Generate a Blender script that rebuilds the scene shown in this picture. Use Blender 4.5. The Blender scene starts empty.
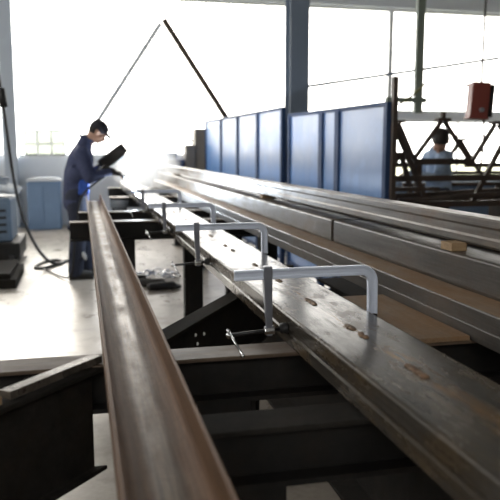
import bpy, bmesh, math, random
from mathutils import Vector, Matrix
random.seed(7)
S = bpy.context.scene
COL = S.collection

# ------------------------------------------------------------------ camera
PITCH, YAW = math.radians(8.05), math.radians(13.444)
cd = bpy.data.cameras.new('camera'); cam = bpy.data.objects.new('camera', cd); COL.objects.link(cam)
cam.location = (0, 0, 1.46); cam.rotation_euler = (math.pi / 2 - PITCH, 0, -YAW)
cd.sensor_width = 36; cd.lens = 700 * 36 / 500; cd.clip_start = .05; cd.clip_end = 300
cd.dof.use_dof = True; cd.dof.focus_distance = 2.35; cd.dof.aperture_fstop = 4.0
S.camera = cam

# ------------------------------------------------------------------ light
w = bpy.data.worlds.new('sky'); S.world = w; w.use_nodes = True
bg = w.node_tree.nodes['Background']; bg.inputs['Color'].default_value = (1, .965, .915, 1)
bg.inputs['Strength'].default_value = 7.5
sd = bpy.data.lights.new('sun', 'SUN'); sun = bpy.data.objects.new('sun', sd); COL.objects.link(sun)
sd.energy = 2.3; sd.angle = math.radians(14); sd.color = (1, .93, .83)
sun.rotation_euler = Vector((.14, -.90, -.40)).to_track_quat('-Z', 'Y').to_euler()
def portal(loc, rot, sx, sy):
    d = bpy.data.lights.new('window_portal', 'AREA'); d.shape = 'RECTANGLE'; d.size = sx; d.size_y = sy
    d.cycles.is_portal = True
    o = bpy.data.objects.new('window_portal', d); COL.objects.link(o); o.location = loc; o.rotation_euler = rot
portal((2.5, 14.55, 2.7), (math.radians(-90), 0, 0), 15, 3.6)
portal((-4.9, 6.75, 4.1), (0, math.radians(-90), 0), 1.6, 9.5)
portal((-1.5, -2.85, 3.2), (math.radians(90), 0, 0), 5, 1.4)
S.view_settings.view_transform = 'Standard'; S.view_settings.look = 'None'
S.view_settings.gamma = 1; S.view_settings.use_curve_mapping = False
S.view_settings.exposure = 0.22
S.cycles.max_bounces = 10; S.cycles.transparent_max_bounces = 16; S.cycles.volume_bounces = 6

# ------------------------------------------------------------------ materials
def mat(name, col, rough=.5, metal=0., spec=.5):
    m = bpy.data.materials.new(name); m.use_nodes = True
    b = m.node_tree.nodes['Principled BSDF']
    b.inputs['Base Color'].default_value = (*col, 1); b.inputs['Roughness'].default_value = rough
    b.inputs['Metallic'].default_value = metal; b.inputs['Specular IOR Level'].default_value = spec
    return m
class NT:
    def __init__(s, m): s.t = m.node_tree; s.b = s.t.nodes['Principled BSDF']
    def n(s, typ, **kw):
        x = s.t.nodes.new(typ)
        for k, v in kw.items():
            if hasattr(x, k): setattr(x, k, v)
            else: x.inputs[k].default_value = v
        return x
    def l(s, a, b): s.t.links.new(a, b)
    def coords(s, scale):
        tc = s.n('ShaderNodeTexCoord'); mp = s.n('ShaderNodeMapping'); mp.inputs['Scale'].default_value = scale
        s.l(tc.outputs['Object'], mp.inputs['Vector']); return mp.outputs[0]
    def noise(s, vec, scale, detail=6, rough=.6):
        x = s.n('ShaderNodeTexNoise'); x.inputs['Scale'].default_value = scale
        x.inputs['Detail'].default_value = detail; x.inputs['Roughness'].default_value = rough
        s.l(vec, x.inputs['Vector']); return x.outputs['Fac']
    def ramp(s, fac, stops):
        r = s.n('ShaderNodeValToRGB'); e = r.color_ramp.elements
        while len(e) < len(stops): e.new(.5)
        for i, (p, c) in enumerate(stops):
            e[i].position = p; e[i].color = (*c, 1) if len(c) == 3 else c
        s.l(fac, r.inputs['Fac']); return r.outputs['Color']
    def mix(s, fac, a, b, blend='MIX'):
        x = s.n('ShaderNodeMix'); x.data_type = 'RGBA'; x.blend_type = blend
        if isinstance(fac, float): x.inputs[0].default_value = fac
        else: s.l(fac, x.inputs[0])
        for v, i in ((a, 6), (b, 7)):
            if isinstance(v, tuple): x.inputs[i].default_value = (*v, 1)
            else: s.l(v, x.inputs[i])
        return x.outputs[2]
    def bump(s, h, strength=.2, dist=.005):
        x = s.n('ShaderNodeBump'); x.inputs['Strength'].default_value = strength; x.inputs['Distance'].default_value = dist
        s.l(h, x.inputs['Height']); s.l(x.outputs[0], s.b.inputs['Normal'])
def steel(name, dark, light, rust, amount=.5, rough=(.3, .5), metal=.75, axis='y', bumpy=.12, seam=False, sides=None, spec=.5):
    """hot-rolled steel: mill scale streaked along the length with rust patches"""
    m = mat(name, light, .4, metal, spec); k = NT(m)
    sc = {'y': (46, 1.6, 46), 'x': (2.2, 40, 40), 'n': (5, 5, 5)}[axis]
    v = k.coords(sc); v2 = k.coords((2.5, 2.5, 2.5) if axis == 'n' else (5, 1.6, 5) if axis == 'y' else (1.6, 5, 5))
    n1 = k.noise(v, 2.2, 8, .65); n2 = k.noise(v2, 2.4, 7, .7); n3 = k.noise(k.coords((60, 60, 60)), 1, 3)
    base = k.ramp(n1, [(.3, dark), (.7, light)])
    rf = k.ramp(n2, [(.54 - amount * .3, (0, 0, 0)), (.88 - amount * .3, (1, 1, 1))])
    if sides:    # rust creeping in from both long edges, bare worn middle strip paled to carry a highlight
        sp = k.n('ShaderNodeSeparateXYZ'); k.l(k.n('ShaderNodeTexCoord').outputs['Object'], sp.inputs[0])
        of = k.n('ShaderNodeMath'); of.operation = 'SUBTRACT'; of.inputs[1].default_value = sides[0]; k.l(sp.outputs['X'], of.inputs[0])
        ab = k.n('ShaderNodeMath'); ab.operation = 'ABSOLUTE'; k.l(of.outputs[0], ab.inputs[0])
        wob = k.n('ShaderNodeMath'); wob.operation = 'MULTIPLY_ADD'; k.l(n2, wob.inputs[0]); wob.inputs[1].default_value = .05; k.l(ab.outputs[0], wob.inputs[2])
        mr = k.n('ShaderNodeMapRange'); mr.interpolation_type = 'SMOOTHSTEP'; mr.inputs['From Min'].default_value = sides[1] + .025; mr.inputs['From Max'].default_value = sides[2] + .025
        mr.inputs['To Max'].default_value = .95; k.l(wob.outputs[0], mr.inputs['Value'])
        mx = k.n('ShaderNodeMath'); mx.operation = 'MAXIMUM'; k.l(mr.outputs[0], mx.inputs[0]); k.l(rf, mx.inputs[1]); rf = mx.outputs[0]
        rust = k.ramp(n1, [(.25, tuple(x * .55 for x in rust)), (.75, tuple(min(1, x * 1.45) for x in rust))])
    col = k.mix(rf, base, rust)
    col = k.mix(.25, col, k.ramp(n3, [(.3, (.3, .3, .3)), (.7, (1, 1, 1))]), 'MULTIPLY')
    if seam:     # heat-tinted, rusty strip on both sides of the welded joint at x = 0
        sp = k.n('ShaderNodeSeparateXYZ'); tc = k.n('ShaderNodeTexCoord'); k.l(tc.outputs['Object'], sp.inputs[0])
        ab = k.n('ShaderNodeMath'); ab.operation = 'ABSOLUTE'; k.l(sp.outputs['X'], ab.inputs[0])
        mr = k.n('ShaderNodeMapRange'); mr.inputs['From Min'].default_value = .005; mr.inputs['From Max'].default_value = .05
        mr.inputs['To Min'].default_value = 1; mr.inputs['To Max'].default_value = 0; k.l(ab.outputs[0], mr.inputs['Value'])
        ny = k.ramp(k.noise(k.coords((14, 3.2, 1)), 1.6, 5, .6), [(.45, (0, 0, 0)), (.66, (1, 1, 1))])
        ml = k.n('ShaderNodeMath'); ml.operation = 'MULTIPLY'; k.l(mr.outputs[0], ml.inputs[0]); k.l(ny, ml.inputs[1])
        col = k.mix(ml.outputs[0], col, (.17, .095, .035))
    k.l(col, k.b.inputs['Base Color'])
    k.l(k.mix(rf, k.ramp(n1, [(.25, (rough[0],) * 3), (.75, (rough[1],) * 3)]), ((.42 if seam else max(.62, rough[1])),) * 3), k.b.inputs['Roughness'])
    mm = k.mix(rf, (metal,) * 3, (metal * .45,) * 3); k.l(mm, k.b.inputs['Metallic'])
    k.bump(n1, bumpy * .3, .0006)
    return m
M = {}
M['scale'] = steel('mill_scale_steel', (.062, .054, .046), (.16, .145, .128), (.14, .085, .045), .3, (.26, .42), .25)
M['seam'] = steel('welded_mill_scale_steel', (.040, .036, .031), (.072, .064, .055), (.10, .066, .03), .3, (.15, .24), .0, seam=True, spec=.2)
M['scale_dark'] = steel('dark_mill_scale_steel', (.045, .041, .037), (.115, .106, .097), (.10, .065, .038), .25, (.3, .46), .25)
M['rusty'] = steel('rusty_channel_steel', (.08, .062, .048), (.34, .28, .22), (.15, .078, .038), .42, (.2, .42), .4, 'y', .5, sides=(.006, .0, .042))
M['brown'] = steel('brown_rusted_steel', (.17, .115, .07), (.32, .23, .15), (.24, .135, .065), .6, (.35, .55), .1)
M['trans'] = steel('worn_support_steel', (.045, .034, .026), (.19, .14, .10), (.085, .052, .03), .5, (.34, .55), .05, 'x', .3)
M['barsteel'] = steel('scuffed_bar_steel', (.08, .07, .06), (.34, .31, .27), (.10, .07, .045), .3, (.14, .34), .6, 'n', .3)
M['shade'] = steel('shade_black_steel', (.012, .011, .010), (.03, .027, .024), (.03, .022, .015), .2, (.75, .9), 0, 'n', spec=.12)  # near-black matt colour that stands in for shade on dark steel
M['black'] = steel('black_and_shaded_steel', (.008, .008, .008), (.02, .019, .018), (.025, .018, .013), .2, (.45, .65), .05, 'n', spec=.25)  # this black also stands in for shade on backlit webs and sides
M['truss'] = steel('dark_primed_steel', (.045, .035, .03), (.09, .07, .06), (.10, .06, .04), .4, (.45, .6), .2, 'n')
M['zinc'] = mat('zinc_plated_steel', (.76, .84, 1.0), .34, .35)
M['chrome'] = mat('polished_steel', (.75, .76, .78), .15, 1)
M['armsteel'] = mat('grey_forged_steel', (.27, .285, .33), .34, .6)
M['blackox'] = mat('black_oxide_steel', (.02, .02, .022), .4, .4)
M['rubber'] = mat('black_rubber', (.012, .012, .013), .55)
M['weld'] = steel('weld_bead_metal', (.10, .085, .07), (.30, .25, .2), (.24, .12, .05), .5, (.3, .5), .7, 'n', .5)
def cloth(name, c, rough=.9, sc=30):
    m = mat(name, c, rough); k = NT(m); n = k.noise(k.coords((1, 1, 1)), sc, 6, .7)
    k.l(k.ramp(n, [(.3, tuple(x * .75 for x in c)), (.7, tuple(min(1, x * 1.2) for x in c))]), k.b.inputs['Base Color'])
    k.bump(k.noise(k.coords((1, 1, .5)), 9, 4, .6), .5, .03); return m
M['navy'] = cloth('navy_work_cloth', (.055, .068, .14))
M['navy2'] = cloth('dark_navy_trouser_cloth', (.028, .034, .058))
M['capcloth'] = cloth('dark_cap_cloth', (.03, .03, .04))
M['blue'] = cloth('bright_blue_cloth', (.05, .13, .55))
M['paleblue'] = cloth('pale_blue_cotton', (.42, .55, .75))
M['skin'] = mat('skin', (.55, .33, .24), .5)
M['hair'] = mat('dark_hair', (.02, .016, .014), .6)
M['leather'] = mat('dark_leather', (.025, .023, .022), .6)
M['eye'] = mat('eye_dark', (.02, .015, .012), .3)
M['lips'] = mat('lip_skin', (.42, .2, .17), .5)
def wood(name, a, b):
    m = mat(name, a, .75); k = NT(m); n = k.noise(k.coords((4, 50, 50)), 1.5, 5, .6)
    k.l(k.ramp(n, [(.3, a), (.7, b)]), k.b.inputs['Base Color']); return m
M['wood'] = wood('raw_timber', (.24, .155, .08), (.40, .28, .16))
def paint(name, c, rough=.35, wear=.25, spec=.5):
    m = mat(name, c, rough, 0, spec); k = NT(m); n = k.noise(k.coords((1, 1, 1)), 3.5, 8, .65)
    n2 = k.noise(k.coords((6, 6, .8)), 2.0, 7, .7)
    col = k.mix(k.ramp(n, [(.5, (0, 0, 0)), (.75, (wear,) * 3)]), c, tuple(min(1, x * 1.5 + .08) for x in c))
    col = k.mix(k.ramp(n2, [(.55, (0, 0, 0)), (.8, (wear,) * 3)]), col, tuple(x * .55 for x in c))
    k.l(col, k.b.inputs['Base Color'])
    k.l(k.ramp(n, [(.3, (rough * .8,) * 3), (.7, (rough * 1.3,) * 3)]), k.b.inputs['Roughness']); return m
M['screen'] = paint('blue_enamel', (.08, .19, .43), .36, .4)
M['screenframe'] = paint('dark_blue_enamel', (.03, .06, .14), .65, .2, .2)
M['bluepanel'] = paint('dull_blue_paint', (.19, .29, .45), .5, .2)
M['greypaint'] = paint('grey_paint', (.22, .24, .27), .5, .2)
M['colpaint'] = paint('blue_grey_column_paint', (.17, .21, .27), .5, .25)
M['washedcol'] = paint('glare_washed_column_paint', (.48, .54, .62), .5, .15)  # column paint paled to carry the wash of window glare
M['brownbox'] = paint('grey_brown_enamel', (.21, .19, .17), .5, .25)
M['red'] = paint('red_oxide_paint', (.20, .035, .022), .45, .2)
M['machine'] = paint('blue_grey_machine_paint', (.10, .14, .19), .45, .3)
M['lightcloth'] = cloth('pale_grey_rag', (.66, .68, .70))
M['greenframe'] = paint('grey_green_paint', (.22, .26, .22), .5, .2)
M['cable'] = mat('yellow_green_cable', (.22, .22, .08), .5)
M['dado'] = paint('pale_grey_wall_paint', (.74, .78, .84), .5, .15)
M['wall'] = paint('grey_plaster', (.22, .22, .215), .9, .2)
M['ceil'] = paint('grey_ceiling_paint', (.22, .22, .22), .9, .1)
M['frame'] = paint('white_window_frame', (.70, .72, .74), .5, .05)
M['white'] = mat('white_paint_drops', (.8, .8, .78), .5)
def concrete():
    m = mat('workshop_concrete', (.3, .28, .25), .5); k = NT(m)
    n = k.noise(k.coords((1, 1, 1)), .9, 9, .62); n2 = k.noise(k.coords((1, 1, 1)), 4, 8, .65); n3 = k.noise(k.coords((1, 1, 1)), 40, 4, .6)
    c = k.ramp(n, [(.3, (.19, .165, .14)), (.68, (.40, .36, .31))])
    c = k.mix(k.ramp(n2, [(.52, (0, 0, 0)), (.72, (.55,) * 3)]), c, (.12, .10, .085))
    c = k.mix(.3, c, k.ramp(n3, [(.3, (.5,) * 3), (.7, (1,) * 3)]), 'MULTIPLY')
    k.l(c, k.b.inputs['Base Color']); k.l(k.ramp(n2, [(.3, (.22,) * 3), (.7, (.46,) * 3)]), k.b.inputs['Roughness'])
    k.bump(n2, .12, .01); return m
M['floor'] = concrete()
def grass():
    m = mat('yard_grass', (.2, .25, .12), .95); k = NT(m); n = k.noise(k.coords((1, 1, 1)), .6, 7)
    k.l(k.ramp(n, [(.35, (.22, .26, .14)), (.65, (.42, .40, .30))]), k.b.inputs['Base Color']); return m
M['grass'] = grass()
def glassmat():
    m = bpy.data.materials.new('window_glass'); m.use_nodes = True; t = m.node_tree; t.nodes.clear()
    o = t.nodes.new('ShaderNodeOutputMaterial'); mx = t.nodes.new('ShaderNodeMixShader')
    a = t.nodes.new('ShaderNodeBsdfTransparent'); g = t.nodes.new('ShaderNodeBsdfGlossy'); g.inputs['Roughness'].default_value = .03
    a.inputs['Color'].default_value = (.98, .98, .975, 1)
    mx.inputs[0].default_value = .06
    t.links.new(a.outputs[0], mx.inputs[1]); t.links.new(g.outputs[0], mx.inputs[2]); t.links.new(mx.outputs[0], o.inputs['Surface']); return m
M['glass'] = glassmat()
M['tint'] = glassmat(); M['tint'].name = 'tinted_glass'  # same glass recoloured with a grey-green tint
for nd in M['tint'].node_tree.nodes:
    if nd.type == 'BSDF_TRANSPARENT': nd.inputs['Color'].default_value = (.44, .46, .43, 1)
def emit(name, c, s):
    m = mat(name, c); b = m.node_tree.nodes['Principled BSDF']
    b.inputs['Emission Color'].default_value = (*c, 1); b.inputs['Emission Strength'].default_value = s; return m
M['arc'] = emit('welding_arc', (.75, .87, 1), 300)

# ------------------------------------------------------------------ mesh helpers
def V(*a): return Vector(a)
class MB:
    """collects shapes in world (or local) coordinates, then becomes ONE mesh object"""
    def __init__(s): s.bm = bmesh.new()
    def faces(s, vs, fs):
        v = [s.bm.verts.new(p) for p in vs]
        for f in fs:
            try: s.bm.faces.new([v[i] for i in f])
            except ValueError: pass
    def box(s, lo, hi, rot=None, piv=None):
        x0, y0, z0 = lo; x1, y1, z1 = hi
        p = [V(x, y, z) for z in (z0, z1) for (x, y) in ((x0, y0), (x1, y0), (x1, y1), (x0, y1))]
        if rot is not None:
            c = V(*piv) if piv else (V(*lo) + V(*hi)) / 2
            p = [c + rot @ (q - c) for q in p]
        s.faces(p, [(0, 3, 2, 1), (4, 5, 6, 7), (0, 1, 5, 4), (1, 2, 6, 5), (2, 3, 7, 6), (3, 0, 4, 7)]); return s
    def bar(s, a, b, wd, h, up=(0, 0, 1)):
        """rectangular bar from a to b"""
        a, b = V(*a), V(*b); d = (b - a).normalized(); u = V(*up); sd = d.cross(u).normalized(); u = sd.cross(d).normalized()
        r = []
        for q in (a, b):
            r += [q - sd * wd / 2 - u * h / 2, q + sd * wd / 2 - u * h / 2, q + sd * wd / 2 + u * h / 2, q - sd * wd / 2 + u * h / 2]
        s.faces(r, [(3, 2, 1, 0), (4, 5, 6, 7), (0, 1, 5, 4), (1, 2, 6, 5), (2, 3, 7, 6), (3, 0, 4, 7)]); return s
    def tube(s, pts, r, n=10, smooth=0):
        pts = [V(*p) for p in pts]
        for _ in range(smooth):
            q = [pts[0]]
            for a, b in zip(pts, pts[1:]): q += [a * .75 + b * .25, a * .25 + b * .75]
            pts = q + [pts[-1]]
        R = r if isinstance(r, (list, tuple)) else [r] * len(pts)
        if len(R) != len(pts): R = [R[0] + (R[-1] - R[0]) * i / (len(pts) - 1) for i in range(len(pts))]
        d0 = (pts[1] - pts[0]).normalized(); u = d0.orthogonal().normalized(); rings = []
        for i, p in enumerate(pts):
            d = (pts[min(i + 1, len(pts) - 1)] - pts[max(i - 1, 0)]).normalized()
            u = (u - d * u.dot(d)).normalized(); v = d.cross(u)
            rings.append([s.bm.verts.new(p + (u * math.cos(2 * math.pi * j / n) + v * math.sin(2 * math.pi * j / n)) * R[i]) for j in range(n)])
        for a, b in zip(rings, rings[1:]):
            for j in range(n): s.bm.faces.new((a[j], a[(j + 1) % n], b[(j + 1) % n], b[j]))
        s.bm.faces.new(rings[0][::-1]); s.bm.faces.new(rings[-1]); return s
    def sweep(s, prof, pts, normals):
        """profile (n, b) swept along pts lying in the XZ plane; b is along Y"""
        rings = []
        for p, nn in zip(pts, normals):
            rings.append([s.bm.verts.new(V(*p) + V(*nn) * a + V(0, b, 0)) for a, b in prof])
        n = len(prof)
        for a, b in zip(rings, rings[1:]):
            for j in range(n): s.bm.faces.new((a[j], a[(j + 1) % n], b[(j + 1) % n], b[j]))
        s.bm.faces.new(rings[0][::-1]); s.bm.faces.new(rings[-1]); return s
    def prism(s, prof, y0, y1, segs=1):
        """closed (x, z) outline pulled along Y"""
        rings = [[s.bm.verts.new((x, y0 + (y1 - y0) * k / segs, z)) for x, z in prof] for k in range(segs + 1)]
        n = len(prof)
        for a, b in zip(rings, rings[1:]):
            for j in range(n): s.bm.faces.new((a[j], a[(j + 1) % n], b[(j + 1) % n], b[j]))
        s.bm.faces.new(rings[0][::-1]); s.bm.faces.new(rings[-1]); return s
    def ball(s, c, r, rot=None, u=20, v=14):
        rr = r if isinstance(r, (tuple, list)) else (r, r, r)
        mt = Matrix.Translation(V(*c)) @ (rot.to_4x4() if rot is not None else Matrix.Identity(4)) @ Matrix.Diagonal((*rr, 1))
        bmesh.ops.create_uvsphere(s.bm, u_segments=u, v_segments=v, radius=1, matrix=mt); return s
    def cap(s, a, b, ra, rb, n=14):
        """tapered capsule"""
        s.ball(a, ra, u=n, v=8); s.ball(b, rb, u=n, v=8)
        a, b = V(*a), V(*b)
        if (b - a).length > 1e-5: s.tube([a, b], [ra, rb], n)
        return s
    def chain(s, pts, rs):
        for (a, b, ra, rb) in zip(pts, pts[1:], rs, rs[1:]): s.cap(a, b, ra, rb)
        return s
    def build(s, name, m, parent=None, bevel=0, smooth=False, remesh=0, smoothing=0, origin=None):
        bm = s.bm; bmesh.ops.recalc_face_normals(bm, faces=bm.faces[:])
        me = bpy.data.meshes.new(name)
        if parent is not None: off = parent_world(parent)
        else:
            xs = [v.co for v in bm.verts]
            lo = V(min(c.x for c in xs), min(c.y for c in xs), min(c.z for c in xs)); hi = V(max(c.x for c in xs), max(c.y for c in xs), max(c.z for c in xs))
            off = V(*origin) if origin else V((lo.x + hi.x) / 2, (lo.y + hi.y) / 2, lo.z)
        o = bpy.data.objects.new(name, me)
        if parent is not None: o.parent = parent
        else: o.location = off
        for v in bm.verts: v.co -= off
        if smooth or remesh:
            for f in bm.faces: f.smooth = True
        bm.to_mesh(me); bm.free(); me.materials.append(m if not isinstance(m, str) else M[m]); COL.objects.link(o)
        if remesh:
            r = o.modifiers.new('remesh', 'REMESH'); r.mode = 'VOXEL'; r.voxel_size = remesh; r.use_smooth_shade = True
            if smoothing: q = o.modifiers.new('smooth', 'SMOOTH'); q.factor = .5; q.iterations = smoothing
        if bevel:
            q = o.modifiers.new('bevel', 'BEVEL'); q.width = bevel; q.segments = 3; q.limit_method = 'ANGLE'; q.angle_limit = math.radians(40)
            q.harden_normals = False
        return o
def parent_world(p):
    v = p.location.copy()
    while p.parent is not None: p = p.parent; v += p.location
    return v
def tag(o, label=None, cat=None, group=None, kind=None):
    if label: o['label'] = label
    if cat: o['category'] = cat
    if group: o['group'] = group
    if kind: o['kind'] = kind
    return o
def thing(name, loc, label, cat, group=None):
    o = bpy.data.objects.new(name, None); COL.objects.link(o); o.location = loc; o.empty_display_size = .1
    return tag(o, label, cat, group)
def copy_thing(src, loc, label):
    c = src.copy(); COL.objects.link(c); c.location = loc; c['label'] = label
    for ch in src.children:
        d = ch.copy(); COL.objects.link(d); d.parent = c
        for g in ch.children:
            e = g.copy(); COL.objects.link(e); e.parent = d
    return c
def struct(mb, name, m, bevel=0):
    return tag(mb.build(name, m, bevel=bevel), kind='structure')

# ------------------------------------------------------------------ the hall
WY = 14.4
struct(MB().box((-5, -3, -.2), (10, 14.9, 0)), 'floor', 'floor')
struct(MB().box((-5.3, -3.3, 6.4), (10.3, 14.9, 6.6)), 'ceiling', 'ceil')
struct(MB().box((-5.3, -3.3, 0), (-5, 14.9, 3.3)).box((-5.3, -3.3, 4.9), (-5, 14.9, 6.4)).box((-5.3, -3.3, 3.3), (-5, 2, 4.9)).box((-5.3, 11.5, 3.3), (-5, 14.9, 4.9)), 'wall_left', 'wall')
struct(MB().box((10, -3.3, 0), (10.3, 14.9, 6.4)), 'wall_right', 'wall')
# back wall with a high window strip behind the camera
struct(MB().box((-5, -3.3, 0), (10, -3, 2.5)).box((-5, -3.3, 3.9), (10, -3, 6.4)).box((-5, -3.3, 2.5), (-4, -3, 3.9)).box((1, -3.3, 2.5), (10, -3, 3.9)), 'wall_back', 'wall')
# far wall: dado below the glazing, lower sill at the right end
fw = MB().box((-5, WY, 0), (6.6, WY + .3, 1.33)).box((6.6, WY, 0), (10, WY + .3, .82)).box((-5, WY, 4.5), (10, WY + .3, 6.4))
struct(fw, 'wall_far', 'dado')
def window(n, x0, x1, z0, z1, nx, nz, y=WY, wd=.05, low=False):
    f = MB(); yc = y + .12
    f.box((x0, yc - .04, z0), (x1, yc + .04, z0 + .07)).box((x0, yc - .04, z1 - .07), (x1, yc + .04, z1))
    f.box((x0, yc - .04, z0 + .07), (x0 + wd, yc + .04, z1 - .07)).box((x1 - wd, yc - .04, z0 + .07), (x1, yc + .04, z1 - .07))
    for i in range(1, nx):
        x = x0 + (x1 - x0) * i / nx; f.box((x - .02, yc - .025, z0 + .07), (x + .02, yc + .025, z1 - .07))
    for i in range(1, nz):
        z = z0 + (z1 - z0) * i / nz; f.box((x0 + wd, yc - .024, z - .02), (x1 - wd, yc + .024, z + .02))
    o = struct(f, 'window_%d' % n, 'frame')
    g = MB().box((x0 + .03, yc - .004, z0 + .03), (x1 - .03, yc + .004, z1 - .03)).build('glass_pane', 'glass', o)
    return o
window(1, -5, -1.43, 1.33, 4.5, 2, 2)
window(2, -1.19, 4.34, 1.33, 4.5, 1, 1)
window(3, 4.34, 6.6, 1.33, 4.5, 1, 1)
window(4, 6.6, 10, .82, 2.16, 2, 1)
window(5, 6.6, 10, 2.28, 4.5, 1, 1)
# small opening casement with thin bars at the left of the big window
t = thing('window_casement', (-.68, WY - .02, 1.34), 'small pale casement with thin bars left of the welder', 'window')
f = MB()
for z in (1.36, 1.60, 1.86): f.box((-1.06, WY + .0, z - .012), (-.30, WY + .025, z + .012))
for x in (-1.06, -.82, -.56, -.30): f.box((x - .012, WY + .001, 1.348), (x + .012, WY + .024, 1.872))
f.build('casement_frame', 'frame', t)
MB().box((-1.06, WY + .010, 1.348), (-.30, WY + .014, 1.872)).build('glass_pane', 'tint', t)
struct(MB().box((6.6, WY, 2.16), (10, WY + .26, 2.28)), 'trim_1', M['dado'])
window(6, -4, 1, 2.5, 3.9, 4, 1, y=-3.27)
f = MB()  # unseen high left window, added to light left faces and edges
for z in (3.3, 4.83): f.box((-5.2, 2, z), (-5.1, 11.5, z + .07))
for k_ in range(6):
    y = 2 + 9.43 * k_ / 5; f.box((-5.19, y, 3.37), (-5.11, y + .07, 4.83))
o = struct(f, 'window_7', 'frame')
MB().box((-5.155, 2.02, 3.34), (-5.145, 11.48, 4.86)).build('glass_pane', 'glass', o)
# yard outside, seen through the low panes
struct(MB().box((-40, 15.2, -.6), (60, 90, -.3)), 'ground_outside', 'grass')

# steel columns
def hcol(x0, x1, y, z1, label, m='colpaint'):
    xm = (x0 + x1) / 2; d = (x1 - x0)
    t = thing('steel_column', (xm, y, 0), label, 'column')
    c = MB().box((x0, y - d / 2, .02), (x1, y - d / 2 + .018, z1)).box((x0, y + d / 2 - .018, .02), (x1, y + d / 2, z1)).box((xm - .008, y - d / 2 + .018, .02), (xm + .008, y + d / 2 - .018, z1))
    c.build('shaft', m, t)
    MB().box((x0 - .06, y - d / 2 - .06, 0), (x1 + .06, y + d / 2 + .06, .02)).build('base_plate', 'colpaint', t)
hcol(-1.42, -1.19, 14.22, 6.4, 'pale blue-grey steel column at the left of the far window', 'washedcol')
hcol(2.80, 3.07, 9.5, 6.4, 'dark grey steel column rising behind the blue welding screens')
o = MB().tube([(3.03, 9.62, 2.345), (9.99, 9.62, 3.45)], .022, 8).build('conduit_pipe', 'colpaint', smooth=True)
tag(o, 'thin pipe running from the grey column towards the right wall', 'pipe')
# inverted-V bracing at the far windows
t = thing('wind_brace', (1.6, 14.25, 0), 'pair of slanting steel braces forming an inverted V before the far window', 'brace')
MB().bar((-1.02, 14.25, .0), (1.60, 14.25, 3.94), .09, .09, (0, 1, 0)).build('brace_strut', 'dado', t)  # same steel as its twin, paled to imitate window bloom
MB().bar((4.32, 14.25, .0), (1.66, 14.25, 4.02), .10, .11, (0, 1, 0)).build('brace_strut', 'truss', t)

# ------------------------------------------------------------------ support beams (trestles) across the floor
def trestle(y0, y1, x0, x1, legs, label, m='trans', h=.13, ztop=.91, leg=.15):
    t = thing('support_trestle', ((x0 + x1) / 2, (y0 + y1) / 2, 0), label, 'trestle', 'steel trestles under the beams')
    ym = (y0 + y1) / 2; a = .012
    prof = [(y0, ztop - a), (y0, ztop), (y1, ztop), (y1, ztop - a), (ym + .005, ztop - a), (ym + .005, ztop - h + a), (y1, ztop - h + a), (y1, ztop - h), (y0, ztop - h), (y0, ztop - h + a), (ym - .005, ztop - h + a), (ym - .005, ztop - a)]
    b = MB(); rings = [[b.bm.verts.new((x, y, z)) for y, z in prof] for x in (x0, x1)]
    n = len(prof)
    for j in range(n): b.bm.faces.new((rings[0][j], rings[0][(j + 1) % n], rings[1][(j + 1) % n], rings[1][j]))
    b.bm.faces.new(rings[0][::-1]); b.bm.faces.new(rings[1])
    b.build('cross_beam', 'black', t)  # backlit web and underside, their shade put into the black
    MB().box((x0 - .003, y0 - .003, ztop - .010), (x1 + .003, y1 + .003, ztop + .0005)).build('top_plate', m, t, bevel=.002)
    for x in legs:
        MB().box((x - leg / 2, y0 + .01, .012), (x + leg / 2, y1 - .01, ztop - h)).box((x - leg / 2 - .04, y0 - .03, 0), (x + leg / 2 + .04, y1 + .03, .012)).build('leg', 'black', t, bevel=.004)
    return t
trestle(1.31, 1.41, .06, 1.95, (.32, 1.55), 'dark narrow steel trestle beam closest to the camera', 'shade', ztop=.903)
trestle(1.795, 1.90, -.75, 1.95, (-.6, .36, 1.55), 'worn brown trestle beam under the nearest clamp')
trestle(5.58, 5.70, -.105, 1.6, (.32, .865, 1.5), 'steel trestle beam with a broad dark leg beside the chain on the floor', h=.15)
trestle(6.48, 6.60, -.04, 1.6, (.3, 1.4), 'steel trestle beam just in front of the welder in blue', h=.14)
trestle(8.60, 8.72, .32, 1.6, (.45, 1.45), 'steel trestle beam beneath the glowing weld smoke')
trestle(10.78, 10.9, .38, 1.6, (.5, 1.45), 'farthest steel trestle beam beyond the weld smoke')

# ------------------------------------------------------------------ U channel on the left
def uchannel(x0, x1, z0, z1, tk, r=.03, lip=0):
    """open-topped channel outline with rounded inner and outer corners"""
    def arc(cx, cz, rad, a0, a1, n=6): return [(cx + rad * math.cos(math.radians(a0 + (a1 - a0) * i / n)), cz + rad * math.sin(math.radians(a0 + (a1 - a0) * i / n))) for i in range(n + 1)]
    p = [(x0, z1)] + arc(x0 + r, z0 + r, r, 180, 270) + arc(x1 - r, z0 + r, r, 270, 360) + [(x1, z1), (x1 - tk, z1)]
    ri = r - tk * .6
    p += arc(x1 - tk - r, z0 + tk + r, r, 0, -90) + arc(x0 + tk + r, z0 + tk + r, r, 270, 180) + [(x0 + tk, z1)]
    return p
o = MB().prism(uchannel(.036, .190, .912, 1.0, .008, .034), .45, 7.85, 24).build('channel_beam', 'rusty', bevel=.002)
tag(o, 'rusty U-shaped steel channel lying open side up at the left', 'steel beam')

def rc(x, z, rad, n=6):
    """rounded top-left corner of a rolled section, from the side up to the top"""
    return [(x + rad - rad * math.cos(math.pi / 2 * i / n), z - rad + rad * math.sin(math.pi / 2 * i / n)) for i in range(n + 1)]
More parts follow.
